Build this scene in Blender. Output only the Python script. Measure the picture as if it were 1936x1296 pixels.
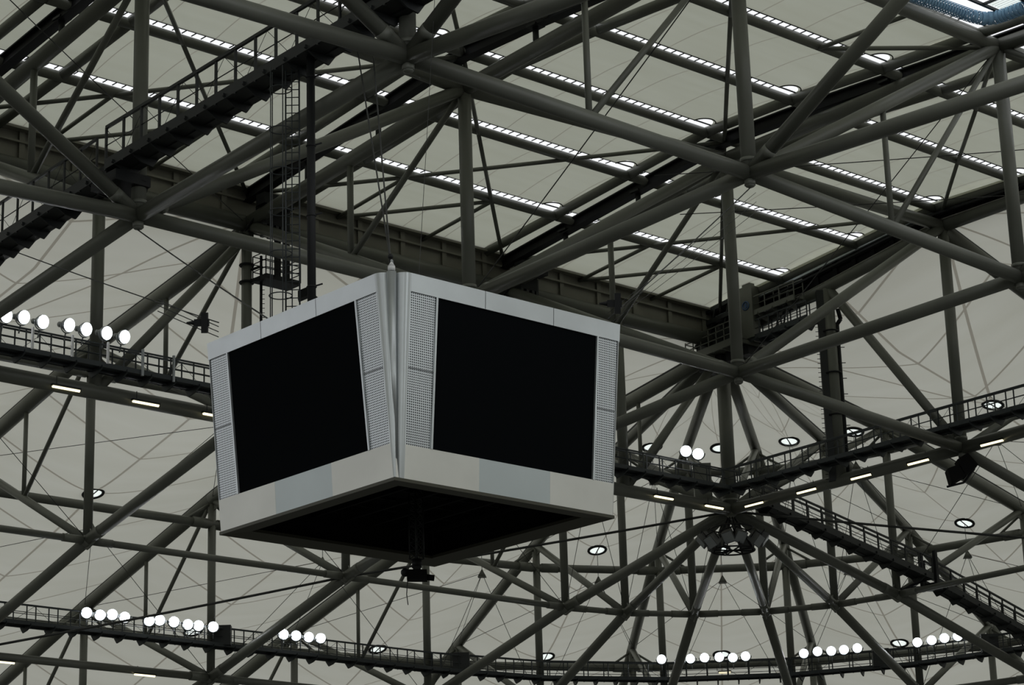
import bpy, bmesh, math, random
from mathutils import Vector, Matrix
for o in list(bpy.data.objects): bpy.data.objects.remove(o)
random.seed(4)
scn = bpy.context.scene
COL = scn.collection
PI = math.pi

# ------------------------------------------------------------------ camera
CAMZ = 12.0
F, PIT, YAW, ROL = 4487.3, math.radians(17.1), math.radians(42.0), math.radians(-1.742)
fw = Vector((math.cos(PIT)*math.sin(YAW), math.cos(PIT)*math.cos(YAW), math.sin(PIT)))
r0 = Vector((math.cos(YAW), -math.sin(YAW), 0)); u0 = r0.cross(fw)
rt = r0*math.cos(ROL) + u0*math.sin(ROL); up = u0*math.cos(ROL) - r0*math.sin(ROL)
cam = bpy.data.objects.new('camera', bpy.data.cameras.new('camera'))
COL.objects.link(cam)
cam.data.sensor_width = 36; cam.data.sensor_fit = 'HORIZONTAL'
cam.data.lens = F/1936*36
cam.data.clip_end = 2000
m = Matrix((( rt.x, up.x, -fw.x, 0), (rt.y, up.y, -fw.y, 0), (rt.z, up.z, -fw.z, CAMZ), (0, 0, 0, 1)))
cam.matrix_world = m
scn.camera = cam

# ------------------------------------------------------------------ world and exposure
scn.view_settings.view_transform = 'Standard'
scn.view_settings.look = 'None'
scn.view_settings.gamma = 1
scn.view_settings.exposure = 0.0
w = bpy.data.worlds.new('overcast_sky'); scn.world = w; w.use_nodes = True
nt = w.node_tree; nt.nodes.clear()
wo = nt.nodes.new('ShaderNodeOutputWorld'); bg = nt.nodes.new('ShaderNodeBackground')
tc = nt.nodes.new('ShaderNodeTexCoord'); sp = nt.nodes.new('ShaderNodeSeparateXYZ'); cr = nt.nodes.new('ShaderNodeValToRGB')
nt.links.new(tc.outputs['Generated'], sp.inputs[0]); nt.links.new(sp.outputs['Z'], cr.inputs[0])
cr.color_ramp.elements[0].position = 0.02; cr.color_ramp.elements[0].color = (0.058, 0.060, 0.054, 1)
cr.color_ramp.elements[1].position = 0.12; cr.color_ramp.elements[1].color = (0.98, 1.0, 1.02, 1)
nt.links.new(cr.outputs[0], bg.inputs[0]); bg.inputs[1].default_value = 1.0
nt.links.new(bg.outputs[0], wo.inputs[0])

# ------------------------------------------------------------------ grid of the roof (cells of 17 m)
S = 17.0
OX, OY, SY = 2.7924, 3.3875, 0.98246
def P(i, j, z): return Vector(((OX+i)*S, (OY+j*SY)*S, z*S+CAMZ))
def lerp(a, b, t): return a+(b-a)*t
def interp(tab, x):
    if x <= tab[0][0]: a, b = tab[0], tab[1]
    elif x >= tab[-1][0]: a, b = tab[-2], tab[-1]
    else:
        for a, b in zip(tab, tab[1:]):
            if a[0] <= x <= b[0]: break
    return a[1]+(b[1]-a[1])*(x-a[0])/(b[0]-a[0])
ZR = [(-2, 2.46), (-1, 2.515), (0, 2.555), (.333, 2.570), (.667, 2.590), (1, 2.598), (1.333, 2.566), (1.667, 2.534), (2, 2.505)]
def zroof(j): return interp(ZR, j)
ZB = {(0,0):1.956, (1,0):1.941, (2,0):1.8925, (3,0):1.82, (0,1):1.906, (1,1):1.901, (2,1):1.876, (3,1):1.805,
      (0,2):1.80, (1,2):1.795, (2,2):1.797, (3,2):1.80, (-1,0):1.93, (-1,1):1.875, (-1,2):1.80,
      (0,-1):1.86, (1,-1):1.89, (2,-1):1.85, (3,-1):1.80, (-1,-1):1.86}
def zt(i, j):
    if j == 2: return 2.39
    if i == 3: return {1:2.535, 0:2.55, -1:2.5}[j]
    return {1: 2.524, 0: 2.531, -1: 2.484}[j] - (0.04 if (i, j) == (1, 1) else 0)
def B(i, j): return P(i, j, ZB[(i, j)])
def T(i, j): return P(i, j, zt(i, j))
RN = [0, .85, 1.65, 2.52, 3.4]
RT = [2.365, 2.22, 2.02, 1.76, 1.47]
RB = [1.80, 1.60, 1.37, 1.15, .9]
RTX = [2.520, 2.265, 2.03, 1.76, 1.47]
def RTl(l): return RTX if lines[l][0] == 'x' and lines[l][1] < 2 else RT
def rz(r, l): return interp(list(zip(RN, RTl(l))), max(0, r))

# ------------------------------------------------------------------ materials
def mat(name, col, rough=.5, metal=0, noise=0, nscale=3, bump=0, spec=.5):
    M = bpy.data.materials.new(name); M.use_nodes = True
    n = M.node_tree; b = n.nodes['Principled BSDF']
    b.inputs['Roughness'].default_value = rough; b.inputs['Metallic'].default_value = metal
    b.inputs['Specular IOR Level'].default_value = spec
    b.inputs['Base Color'].default_value = (*col, 1)
    if noise:
        t = n.nodes.new('ShaderNodeTexCoord'); x = n.nodes.new('ShaderNodeTexNoise'); r = n.nodes.new('ShaderNodeValToRGB')
        x.inputs['Scale'].default_value = nscale; x.inputs['Detail'].default_value = 5
        n.links.new(t.outputs['Object'], x.inputs['Vector']); n.links.new(x.outputs[0], r.inputs[0])
        r.color_ramp.elements[0].position = .35; r.color_ramp.elements[1].position = .7
        r.color_ramp.elements[0].color = (*[c*(1-noise) for c in col], 1); r.color_ramp.elements[1].color = (*[c*(1+noise*.6) for c in col], 1)
        n.links.new(r.outputs[0], b.inputs['Base Color'])
    return M
def emit(name, col, s):
    M = bpy.data.materials.new(name); M.use_nodes = True
    b = M.node_tree.nodes['Principled BSDF']
    b.inputs['Base Color'].default_value = (*col, 1); b.inputs['Emission Color'].default_value = (*col, 1)
    b.inputs['Emission Strength'].default_value = s
    return M
m_steel = mat('painted_steel', (.138, .144, .120), .42, 0, .16, .35)
m_steel_dark = mat('galvanised_dark_steel', (.018, .021, .021), .5, .15, .15, .8)
m_rail = mat('rail_black', (.011, .012, .013), .6, spec=.3)
m_cat = mat('catwalk_steel', (.038, .045, .048), .5, .3)
m_cable = mat('wire_rope', (.05, .052, .05), .6, .3)
m_plate = mat('girder_plate', (.19, .185, .150), .5, 0, .2, .5)
m_alu = mat('brushed_aluminium', (.50, .53, .54), .36, .7, .06, .8)
m_alu_warm = mat('matt_panel_light', (.80, .80, .75), .5, .25, .05, .6)
m_alu_grey = mat('matt_panel_grey', (.60, .66, .67), .5, .25, .03, .6)
m_led = mat('led_black', (.006, .007, .008), .9, 0, 0, 1, spec=0)
m_under = mat('olive_trim', (.06, .058, .038), .6)
m_black = mat('matt_black', (.008, .008, .008), .8, spec=.1)
m_box = mat('speaker_grey', (.10, .105, .105), .7)
m_white = mat('white_paint', (.7, .7, .7), .5)
m_lamp = emit('flood_lamp', (.95, .98, 1), 26)
m_tube = emit('fluorescent_tube', (1, .88, .56), 1.75)
m_glass = mat('dome_glass', (.9, .95, 1), .05)
m_glass.node_tree.nodes['Principled BSDF'].inputs['Transmission Weight'].default_value = 1
m_glass.node_tree.nodes['Principled BSDF'].inputs['IOR'].default_value = 1.05
m_pane = bpy.data.materials.new('opal_pane'); m_pane.use_nodes = True
_n = m_pane.node_tree; _n.nodes.clear(); _o = _n.nodes.new('ShaderNodeOutputMaterial'); _t = _n.nodes.new('ShaderNodeBsdfTranslucent'); _t.inputs[0].default_value = (.97, 1, .97, 1)
_n.links.new(_t.outputs[0], _o.inputs[0])
m_blue = mat('blue_duct', (.22, .38, .55), .75, 0, spec=.1)
m_emblem = mat('blue_emblem', (.04, .09, .20), .5)
m_housing = mat('lamp_housing', (.35, .37, .38), .4, .6)
m_red = emit('red_pilot_lamp', (1, .05, .03), 2)

def seam_fabric(name, fixed):
    M = bpy.data.materials.new(name); M.use_nodes = True
    n = M.node_tree; n.nodes.clear(); L = n.links.new
    out = n.nodes.new('ShaderNodeOutputMaterial'); mix = n.nodes.new('ShaderNodeMixShader')
    tr = n.nodes.new('ShaderNodeBsdfTranslucent'); di = n.nodes.new('ShaderNodeBsdfDiffuse')
    uv = n.nodes.new('ShaderNodeUVMap'); s = n.nodes.new('ShaderNodeSeparateXYZ'); L(uv.outputs[0], s.inputs[0])
    def mth(op, a, b=None, c=None):
        k = n.nodes.new('ShaderNodeMath'); k.operation = op
        for q, v in enumerate((a, b, c)):
            if v is None: continue
            if isinstance(v, (int, float)): k.inputs[q].default_value = v
            else: L(v, k.inputs[q])
        return k.outputs[0]
    u, v = s.outputs[0], s.outputs[1]
    if fixed:
        au = mth('ABSOLUTE', mth('SUBTRACT', u, .5))
        ch = mth('ABSOLUTE', mth('SUBTRACT', mth('FRACT', mth('DIVIDE', mth('ADD', v, mth('MULTIPLY', au, .34)), .30)), .5))
        l1 = mth('LESS_THAN', ch, .013)
        l2 = mth('LESS_THAN', au, .005)
        ed = mth('SUBTRACT', .5, mth('MULTIPLY', v, .5/.85))
        l3 = mth('MULTIPLY', mth('LESS_THAN', mth('ABSOLUTE', mth('SUBTRACT', au, ed)), .006), mth('GREATER_THAN', ed, 0))
        line = mth('MAXIMUM', mth('MAXIMUM', l1, l2), l3)
    else:
        fr = mth('ABSOLUTE', mth('SUBTRACT', mth('FRACT', mth('MULTIPLY', u, 2.0)), .5))
        line = mth('LESS_THAN', fr, .010)
    no = n.nodes.new('ShaderNodeTexNoise'); no.inputs['Scale'].default_value = 6; no.inputs['Detail'].default_value = 6
    mp = n.nodes.new('ShaderNodeMapping'); mp.inputs['Scale'].default_value = (.25, 2.2, 1) if fixed else (.15, 1.4, 1)
    L(uv.outputs[0], mp.inputs[0]); L(mp.outputs[0], no.inputs['Vector'])
    rp = n.nodes.new('ShaderNodeValToRGB'); L(no.outputs[0], rp.inputs[0])
    rp.color_ramp.elements[0].position = .3; rp.color_ramp.elements[1].position = .7
    c = (.300, .300, .264) if fixed else (.252, .260, .216)
    rp.color_ramp.elements[0].color = (c[0]*.90, c[1]*.895, c[2]*.87, 1); rp.color_ramp.elements[1].color = (*c, 1)
    mx = n.nodes.new('ShaderNodeMix'); mx.data_type = 'RGBA'; L(line, mx.inputs[0]); L(rp.outputs[0], mx.inputs[6])
    mx.inputs[7].default_value = (.15, .14, .115, 1)
    L(mx.outputs[2], tr.inputs[0])
    di.inputs[0].default_value = (.62, .60, .55, 1)
    mix.inputs[0].default_value = .5
    add = n.nodes.new('ShaderNodeAddShader')
    L(tr.outputs[0], add.inputs[0]); L(di.outputs[0], add.inputs[1])
    L(add.outputs[0], out.inputs[0])
    return M
m_fab = seam_fabric('ptfe_membrane_fixed', True)
m_fab2 = seam_fabric('ptfe_membrane_sliding', False)
def perf_mat():
    M = mat('perforated_sheet', (.6, .63, .65), .4, .6)
    n = M.node_tree; L = n.links.new; b = n.nodes['Principled BSDF']
    uv = n.nodes.new('ShaderNodeUVMap')
    mp = n.nodes.new('ShaderNodeMapping'); L(uv.outputs[0], mp.inputs[0])
    mp.inputs['Scale'].default_value = (13, 13, 1)
    fr = n.nodes.new('ShaderNodeVectorMath'); fr.operation = 'FRACTION'; L(mp.outputs[0], fr.inputs[0])
    su = n.nodes.new('ShaderNodeVectorMath'); su.operation = 'DISTANCE'; L(fr.outputs[0], su.inputs[0]); su.inputs[1].default_value = (.5, .5, 0)
    lt = n.nodes.new('ShaderNodeMath'); lt.operation = 'LESS_THAN'; L(su.outputs['Value'], lt.inputs[0]); lt.inputs[1].default_value = .34
    mx = n.nodes.new('ShaderNodeMix'); mx.data_type = 'RGBA'; L(lt.outputs[0], mx.inputs[0])
    mx.inputs[6].default_value = (.62, .65, .67, 1); mx.inputs[7].default_value = (.05, .055, .06, 1)
    L(mx.outputs[2], b.inputs['Base Color'])
    return M
m_perf = perf_mat()

# ------------------------------------------------------------------ mesh building
def frame(d):
    d = d.normalized(); a = Vector((0, 0, 1)) if abs(d.z) < .95 else Vector((1, 0, 0))
    x = d.cross(a).normalized(); return x, x.cross(d).normalized(), d
class MB:
    def __init__(s): s.v = []; s.f = []; s.sm = []; s.uv = None
    def tube(s, a, b, r, n=14, r2=None, cap=True):
        if r2 is None: r2 = r
        x, y, d = frame(b-a); k = len(s.v)
        for p, rr in ((a, r), (b, r2)):
            for q in range(n):
                t = 2*PI*q/n; s.v.append(p+x*(rr*math.cos(t))+y*(rr*math.sin(t)))
        for q in range(n):
            s.f.append((k+q, k+(q+1) % n, k+n+(q+1) % n, k+n+q)); s.sm.append(True)
        if cap:
            s.f.append(tuple(range(k+n-1, k-1, -1))); s.sm.append(False)
            s.f.append(tuple(range(k+n, k+2*n))); s.sm.append(False)
        return s
    def path(s, pts, r, n=8):
        for a, b in zip(pts, pts[1:]): s.tube(a, b, r, n)
        return s
    def sleeve(s, a, b, r, ends=(1, 1), L=.9):
        s.tube(a, b, r, 20)
        d = (b-a).normalized(); L = .35
        if ends[0]: s.tube(a+d*1.0, a+d*(1.0+L), r*1.06, 20)
        if ends[1]: s.tube(b-d*(1.0+L), b-d*1.0, r*1.06, 20)
        return s
    def box(s, c, x, y, z):                     # half vectors
        k = len(s.v)
        for a in (-1, 1):
            for b in (-1, 1):
                for e in (-1, 1): s.v.append(c+x*a+y*b+z*e)
        for q in ((0,1,3,2), (4,6,7,5), (0,4,5,1), (2,3,7,6), (0,2,6,4), (1,5,7,3)):
            s.f.append(tuple(k+t for t in q)); s.sm.append(False)
        return s
    def bar(s, a, b, w, h, upv=Vector((0, 0, 1))):
        d = (b-a); x = d.normalized().cross(upv).normalized(); z = x.cross(d.normalized())
        return s.box((a+b)/2, d/2, x*w/2, z*h/2)
    def ball(s, c, r, n=14, m=8, sc=(1, 1, 1)):
        k = len(s.v)
        for a in range(m+1):
            t = PI*a/m
            for q in range(n):
                ph = 2*PI*q/n
                s.v.append(c+Vector((r*sc[0]*math.sin(t)*math.cos(ph), r*sc[1]*math.sin(t)*math.sin(ph), r*sc[2]*math.cos(t))))
        for a in range(m):
            for q in range(n):
                s.f.append((k+a*n+q, k+(a+1)*n+q, k+(a+1)*n+(q+1) % n, k+a*n+(q+1) % n)); s.sm.append(True)
        return s
    def poly(s, pts, nrm, th):
        k = len(s.v); n = len(pts); h = nrm.normalized()*th/2
        for p in pts: s.v.append(p-h)
        for p in pts: s.v.append(p+h)
        s.f.append(tuple(range(k+n-1, k-1, -1))); s.f.append(tuple(range(k+n, k+2*n))); s.sm += [False, False]
        for q in range(n): s.f.append((k+q, k+(q+1) % n, k+n+(q+1) % n, k+n+q)); s.sm.append(False)
        return s
    def torus(s, c, nrm, R, r, n=24, m=8, a0=0, a1=2*PI, X=None):
        x, y, d = frame(nrm)
        if X is not None: x = X.normalized(); y = nrm.normalized().cross(x)
        full = abs(a1-a0-2*PI) < 1e-6; k = len(s.v); N = n if full else n+1
        for q in range(N):
            t = a0+(a1-a0)*q/n; e = x*math.cos(t)+y*math.sin(t)
            for p in range(m):
                u = 2*PI*p/m; s.v.append(c+e*(R+r*math.cos(u))+nrm.normalized()*(r*math.sin(u)))
        for q in range(n):
            q2 = (q+1) % N
            for p in range(m):
                s.f.append((k+q*m+p, k+q2*m+p, k+q2*m+(p+1) % m, k+q*m+(p+1) % m)); s.sm.append(True)
        return s
    def build(s, name, material, parent=None, base=None, label=None):
        off = base if base is not None else (parent['_b'] if parent is not None and '_b' in parent.keys() else None)
        off = Vector(off) if off is not None else Vector((0, 0, 0))
        me = bpy.data.meshes.new(name)
        me.from_pydata([tuple(v-off) for v in s.v], [], s.f)
        for p, q in zip(me.polygons, s.sm): p.use_smooth = q
        if s.uv:
            l = me.uv_layers.new(name='UVMap')
            for p in me.polygons:
                for li, vi in zip(p.loop_indices, p.vertices): l.data[li].uv = s.uv[vi]
        me.materials.append(material)
        bm = bmesh.new(); bm.from_mesh(me); bmesh.ops.recalc_face_normals(bm, faces=bm.faces); bm.to_mesh(me); bm.free()
        o = bpy.data.objects.new(name, me); COL.objects.link(o)
        if parent is not None: o.parent = parent
        elif base is not None: o.location = off
        if label: o['label'] = label
        return o
def thing(name, label, cat, base, group=None, rz_=0):
    o = bpy.data.objects.new(name, None); COL.objects.link(o); o.location = base; o.empty_display_size = .3
    o['label'] = label; o['category'] = cat; o['_b'] = tuple(base)
    if group: o['group'] = group
    return o
def tag(o, label, cat, group=None):
    o['label'] = label; o['category'] = cat
    if group: o['group'] = group
    return o
def copy_thing(src, loc, label, rot=None):
    c = src.copy(); COL.objects.link(c); c.location = loc; c['label'] = label
    if rot is not None: c.rotation_euler = rot
    for ch in src.children:
        k = ch.copy(); COL.objects.link(k); k.parent = c
        for g in ch.children:
            h = g.copy(); COL.objects.link(h); h.parent = k
    return c
UP = Vector((0, 0, 1))
def part_tube(t, nm, a, b, r, ends=(0, 0)): return MB().sleeve(a, b, r, ends).build(nm, m_steel, t)

# ------------------------------------------------------------------ inner trusses over the sliding roof opening
RC, RTP, RPO, RD, RS = .30, .35, .30, .28, .125
def gusset(mb, p, d, h=.8, l=.9):
    d = Vector((d.x, d.y, 0)).normalized()
    mb.poly([p+d*l-UP*.2, p+UP*h, p-d*l-UP*.2, p-UP*.5], d.cross(UP), .08)
xlabels = {0: 'nearest long roof truss, passing over the scoreboard from its upper left to the right edge',
           1: 'second long roof truss, whose lower chord runs behind the top of the scoreboard',
           2: 'far long roof truss whose lower chord carries yellow strip lights left of the scoreboard'}
for j in (0, 1, 2):
    t = thing('roof_truss', xlabels[j], 'truss', B(-1, j))
    for i in (-1, 0, 1, 2):
        r = RC if j < 2 else .36
        part_tube(t, 'bottom_chord', B(i, j), B(i+1, j), r)
        part_tube(t, 'top_chord', T(i, j), T(i+1, j), .33 if j < 2 else .42)
        a, b = (B(i, j), T(i+1, j)) if i >= 0 else (B(i+1, j), T(i, j))
        if j < 2: part_tube(t, 'diagonal_brace', a, b, RD, (1, 0))
        if j == 0:
            mid = lerp(B(i, j), B(i+1, j), .5); md = lerp(a, b, .5)
            part_tube(t, 'secondary_post', mid, Vector((mid.x, mid.y, md.z)), RS)
            part_tube(t, 'secondary_brace', mid, T(i+1, j) if i >= 0 else T(i, j), RS)
        if j == 2:
            mid = lerp(B(i, j), B(i+1, j), .5)
            part_tube(t, 'diagonal_brace', T(i+1, 2)-UP*.6, mid, .24)
            part_tube(t, 'post', mid, Vector((mid.x, mid.y, T(i, 2).z)), .30)
    for i in (-1, 0, 1, 2, 3):
        rp = (.41 if i == 3 else .26) if j == 2 else RPO
        part_tube(t, 'post', B(i, j), T(i, j), rp)
        nb = MB().ball(B(i, j), .34 if j < 2 else .46)
        nb.tube(B(i, j)-UP*.50, B(i, j)-UP*.28, .22, 12); nb.ball(B(i, j)-UP*.50, .20, 10, 6, (1, 1, .5))
        nb.tube(B(i, j)+UP*.45, B(i, j)+UP*.60, rp*1.12, 18)
        nb.build('node_joint', m_steel, t)
ylabels = {-1: 'crosswise roof truss beyond the left edge of the view', 0: 'crosswise roof truss above the left catwalk, crossing the upper left corner',
           1: 'crosswise roof truss passing just above the middle of the scoreboard',
           2: 'crosswise roof truss meeting the central tripod-like node right of the scoreboard',
           3: 'crosswise roof truss on the right sliding roof edge, its lower chord carrying yellow strip lights'}
for i in (-1, 0, 1, 2, 3):
    t = thing('crosswise_truss', ylabels[i], 'truss', B(i, -1))
    for j in (-1, 0, 1):
        part_tube(t, 'bottom_chord', B(i, j), B(i, j+1), RC+(.04 if i == 3 else 0))
        part_tube(t, 'top_chord', T(i, j), T(i, j+1), RTP)
        if i < 3 and j in (-1, 1):
            a, b, c = (B(i, 1), T(i, 2), T(i, 1)) if j == 1 else (B(i, 0), T(i, -1), T(i, 0))
            part_tube(t, 'diagonal_brace', a, b, RD, (1, 0))
            mid = lerp(a, b, .5); tz = lerp(T(i, j), T(i, j+1), .5).z
            part_tube(t, 'secondary_post', mid, Vector((mid.x, mid.y, tz)), RS+.03)
            part_tube(t, 'secondary_brace', mid, c, RS+.02)
        if i == 3:
            mid = P(3, j+.5, (ZB[(3, j)]+ZB[(3, j+1)])/2); tm = lerp(T(3, j), T(3, j+1), .5)
            part_tube(t, 'post', mid, tm, .33)
            part_tube(t, 'diagonal_brace', B(3, j), tm, .26)
t = thing('corner_brace', 'pale slanting tube rising from the central node to the right roof edge girder', 'brace', B(2, 1))
part_tube(t, 'tube', B(2, 1), T(3, 1), .27, (1, 0))

# ------------------------------------------------------------------ outer trusses radiating over the fixed roof
def outline(kind, a):
    if kind == 'y': return lambda r: (a, 2+r)
    if kind == 'x': return lambda r: (3+r, a)
    s_, c_ = math.sin(math.radians(a)), math.cos(math.radians(a))
    return lambda r: (3+r*s_, 2+r*c_)
lines = [('y', -1), ('y', 0), ('y', 1), ('y', 2), ('y', 3), ('r', 18), ('r', 36), ('r', 54), ('r', 72), ('x', 2), ('x', 1), ('x', 0), ('x', -1)]
LF = [outline(*l) for l in lines]
olab = ['fixed roof truss far beyond the left edge', 'fixed roof truss falling away beyond the left edge catwalk',
        'fixed roof truss fanning down to the lower left corner, behind the left floodlights',
        'fixed roof truss fanning down behind the left side of the scoreboard',
        'fixed roof truss falling to the lower left from under the scoreboard middle',
        'fan truss of the roof corner, first to the left of the big column',
        'fan truss of the roof corner, just left of the big column, with a forked foot',
        'fan truss of the roof corner, just right of the big column, with a forked foot',
        'fan truss of the roof corner running to the lower right, third from the big column',
        'fixed roof truss under the dark stair-like catwalk running to the lower right corner',
        'fixed roof truss falling away at the right edge below the hanging loudspeaker',
        'fixed roof truss beyond the right edge', 'fixed roof truss far beyond the right edge']
def LP(l, r, z): i, j = LF[l](r); return P(i, j, z)
for l in range(len(lines)):
    t = thing('rafter_truss', olab[l], 'truss', LP(l, .85, RB[1]))
    rr = .42 if lines[l][0] != 'r' else .33
    for k in range(4):
        z0, z1 = RTl(l)[k], RTl(l)[k+1]
        r0_ = 0 if lines[l][0] != 'r' else .0
        a, b = LP(l, RN[k] if k else r0_, z0), LP(l, RN[k+1], z1)
        part_tube(t, 'rafter', a, b, rr)
        # clamping strip that ties the fabric to the top of the rafter
        e = MB().bar(a+UP*(rr+.06), b+UP*(rr+.06), .30, .12); e.build('clamping_strip', m_steel_dark, t)
        ba, bb = LP(l, RN[k], RB[k]), LP(l, RN[k+1], RB[k+1])
        part_tube(t, 'bottom_chord', ba, bb, .30 if lines[l][0] != 'r' or k else .26, (0, 1))
        part_tube(t, 'diagonal_brace', ba, b, .22)
        mid = lerp(ba, b, .5); tm = lerp(a, b, .5)
        if lines[l][0] == 'y':
            part_tube(t, 'secondary_post', mid, tm, RS)
            part_tube(t, 'secondary_brace', mid, a, RS)
    for k in (1, 2, 3, 4):
        part_tube(t, 'post', LP(l, RN[k], RB[k]), LP(l, RN[k], RTl(l)[k]), .25)
        g = MB(); d = LP(l, 1, 0)-LP(l, .5, 0); d.normalize()
        p = LP(l, RN[k], RTl(l)[k]-.018); gusset(g, p, d, .3, 1.1)
        g.build('gusset_plate', m_steel, t); g = MB()
        p = LP(l, RN[k], RB[k]); g.ball(p, .36); gusset(g, p, d, .95, .8)
        g.build('node_joint', m_steel, t)
        if k < 4 and 0 < l < len(lines)-1:
            for o_ in (-1, 1):
                q = LP(l+o_, RN[k], RT[k]-.09); a = LP(l, RN[k], RTl(l)[k]-.012)
                d = q-a; d = d.normalized()*min(d.length*.5, 2.0)
                c = a+Vector((d.x, d.y, -1.3))
                MB().tube(a, c, .085, 10).build('side_strut', m_steel, t)
# ring beams
def ring(name, label, r, z, rad_, skip=0):
    t = thing(name, label, 'beam', LP(1, r, z))
    for l in range(len(lines)-1):
        a, b = LP(l, r, z), LP(l+1, r, z)
        d = (b-a).normalized(); mb = MB().tube(a, b, rad_, 16)
        mb.tube(a+d*.35, a+d*1.5, rad_*1.18, 16); mb.tube(b-d*1.5, b-d*.35, rad_*1.18, 16)
        mb.build('beam_segment', m_steel, t)
    return t
ring('ring_beam', 'thin lower ring beam joining the feet of the fan trusses around the roof corner', RN[1], RB[1], .185)
ring('ring_beam', 'outer lower ring beam along the bottom of the view, behind the far floodlights', RN[2], RB[2], .235)
ring('ring_beam', 'thick upper ring beam passing behind the fan trusses below the big column', RN[2], RT[2]-.093, .27)
ring('ring_beam', 'upper ring beam hidden behind the catwalk with the left floodlights', RN[1], RT[1]-.085, .24)
ring('ring_beam', 'outermost ring beam seen through the railing of the far catwalk', RN[3], RT[3]-.085, .3)

# ------------------------------------------------------------------ membranes of the fixed roof
def snap(mb, c, R, lo, hi):
    # cut a clean round hole: move vertices in a band onto the circle, drop what is inside
    st = {}
    for k, v in enumerate(mb.v):
        d = Vector((v.x-c.x, v.y-c.y)); L = d.length
        if L < R+hi:
            if L > R-lo:
                mb.v[k] = Vector((c.x+d.x/L*R, c.y+d.y/L*R, v.z))
            st[k] = 1
    keep = [(f, s_) for f, s_ in zip(mb.f, mb.sm) if not all(q in st for q in f)]
    mb.f = [q[0] for q in keep]; mb.sm = [q[1] for q in keep]
CONES = []
bay_lab = ['outside the left edge', 'at the left edge', 'behind the left floodlights and the yellow strip lights', 'behind the lower left half of the scoreboard',
           'left slice of the roof corner fan', 'second slice of the roof corner fan', 'middle slice of the roof corner fan behind the big column',
           'fourth slice of the roof corner fan', 'right slice of the roof corner fan', 'right of the ladder column, above the right catwalk', 'at the right edge above the hanging loudspeaker', 'outside the right edge']
for l in range(len(lines)-1):
    NU, NV = 36, 150
    mb = MB(); uvs = []
    cones = []
    fan = lines[l][0] == 'r' or lines[l+1][0] == 'r'
    for k in (1, 2, 3):
        if l == 0 or l == len(lines)-2: continue
        pa, pb = LP(l, RN[k], RTl(l)[k]), LP(l+1, RN[k], RTl(l+1)[k])
        cones.append((lerp(pa, pb, .5), k))
    for a in range(NV+1):
        r = -.02+3.42*a/NV if not fan else 3.4*a/NV
        pa, pb = LP(l, r, rz(r, l)), LP(l+1, r, rz(r, l+1))
        wdt = (pb-pa).length
        for b in range(NU+1):
            u = b/NU; p = lerp(pa, pb, u); p.z += .55
            sag = min(2.4, wdt*.17)*(1-abs(2*u-1)**1.35)*min(1, max(0, r)/.35)
            bump = 0
            for c, k in cones:
                d = math.hypot(p.x-c.x, p.y-c.y); R = max(.3, min(4.2, wdt*.36))
                bump = max(bump, .22*math.exp(-max(0, d-.6)/1.1))
            p.z += -sag*.66+bump*min(1, sag)
            mb.v.append(p); uvs.append((u, r))
    for a in range(NV):
        for b in range(NU):
            k = a*(NU+1)+b
            if fan and a == 0: continue
            mb.f.append((k, k+1, k+NU+2, k+NU+1)); mb.sm.append(True)
    for c, k in cones:
        wdt = (LP(l, RN[k], 0)-LP(l+1, RN[k], 0)).length
        if wdt < 3: continue
        zc = min(mb.v, key=lambda v: (v.x-c.x)**2+(v.y-c.y)**2).z
        snap(mb, c, .52, .40, .22)
        CONES.append((Vector((c.x, c.y, zc)), l, k))
    mb.uv = uvs
    o = mb.build('ceiling', m_fab); o['kind'] = 'structure'
    o['label'] = 'cream translucent roof fabric, ' + bay_lab[l]
# remaining fixed roof around and behind the camera, so that the arena is roofed all round
for nm, pts in (('near', [(-9, -1.05, 1.9), (9, -1.05, 1.9), (9, -9, 1.2), (-9, -9, 1.2)]), ('side', [(-9, 2, 1.9), (-3.05, 2, 2.4), (-3.05, -1.05, 2.4), (-9, -1.05, 1.9)])):
    mb = MB(); mb.v = [P(*q) for q in pts]; mb.v = [Vector((v.x, v.y, max(v.z, 12+18))) for v in mb.v]; mb.f = [(0, 1, 2, 3)]; mb.sm = [False]; mb.uv = [(0.1, 0), (0.4, 0), (0.4, 3), (0.1, 3)]
    o = mb.build('ceiling', m_fab); o['kind'] = 'structure'; o['label'] = 'cream roof fabric on the near side of the arena'

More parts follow.
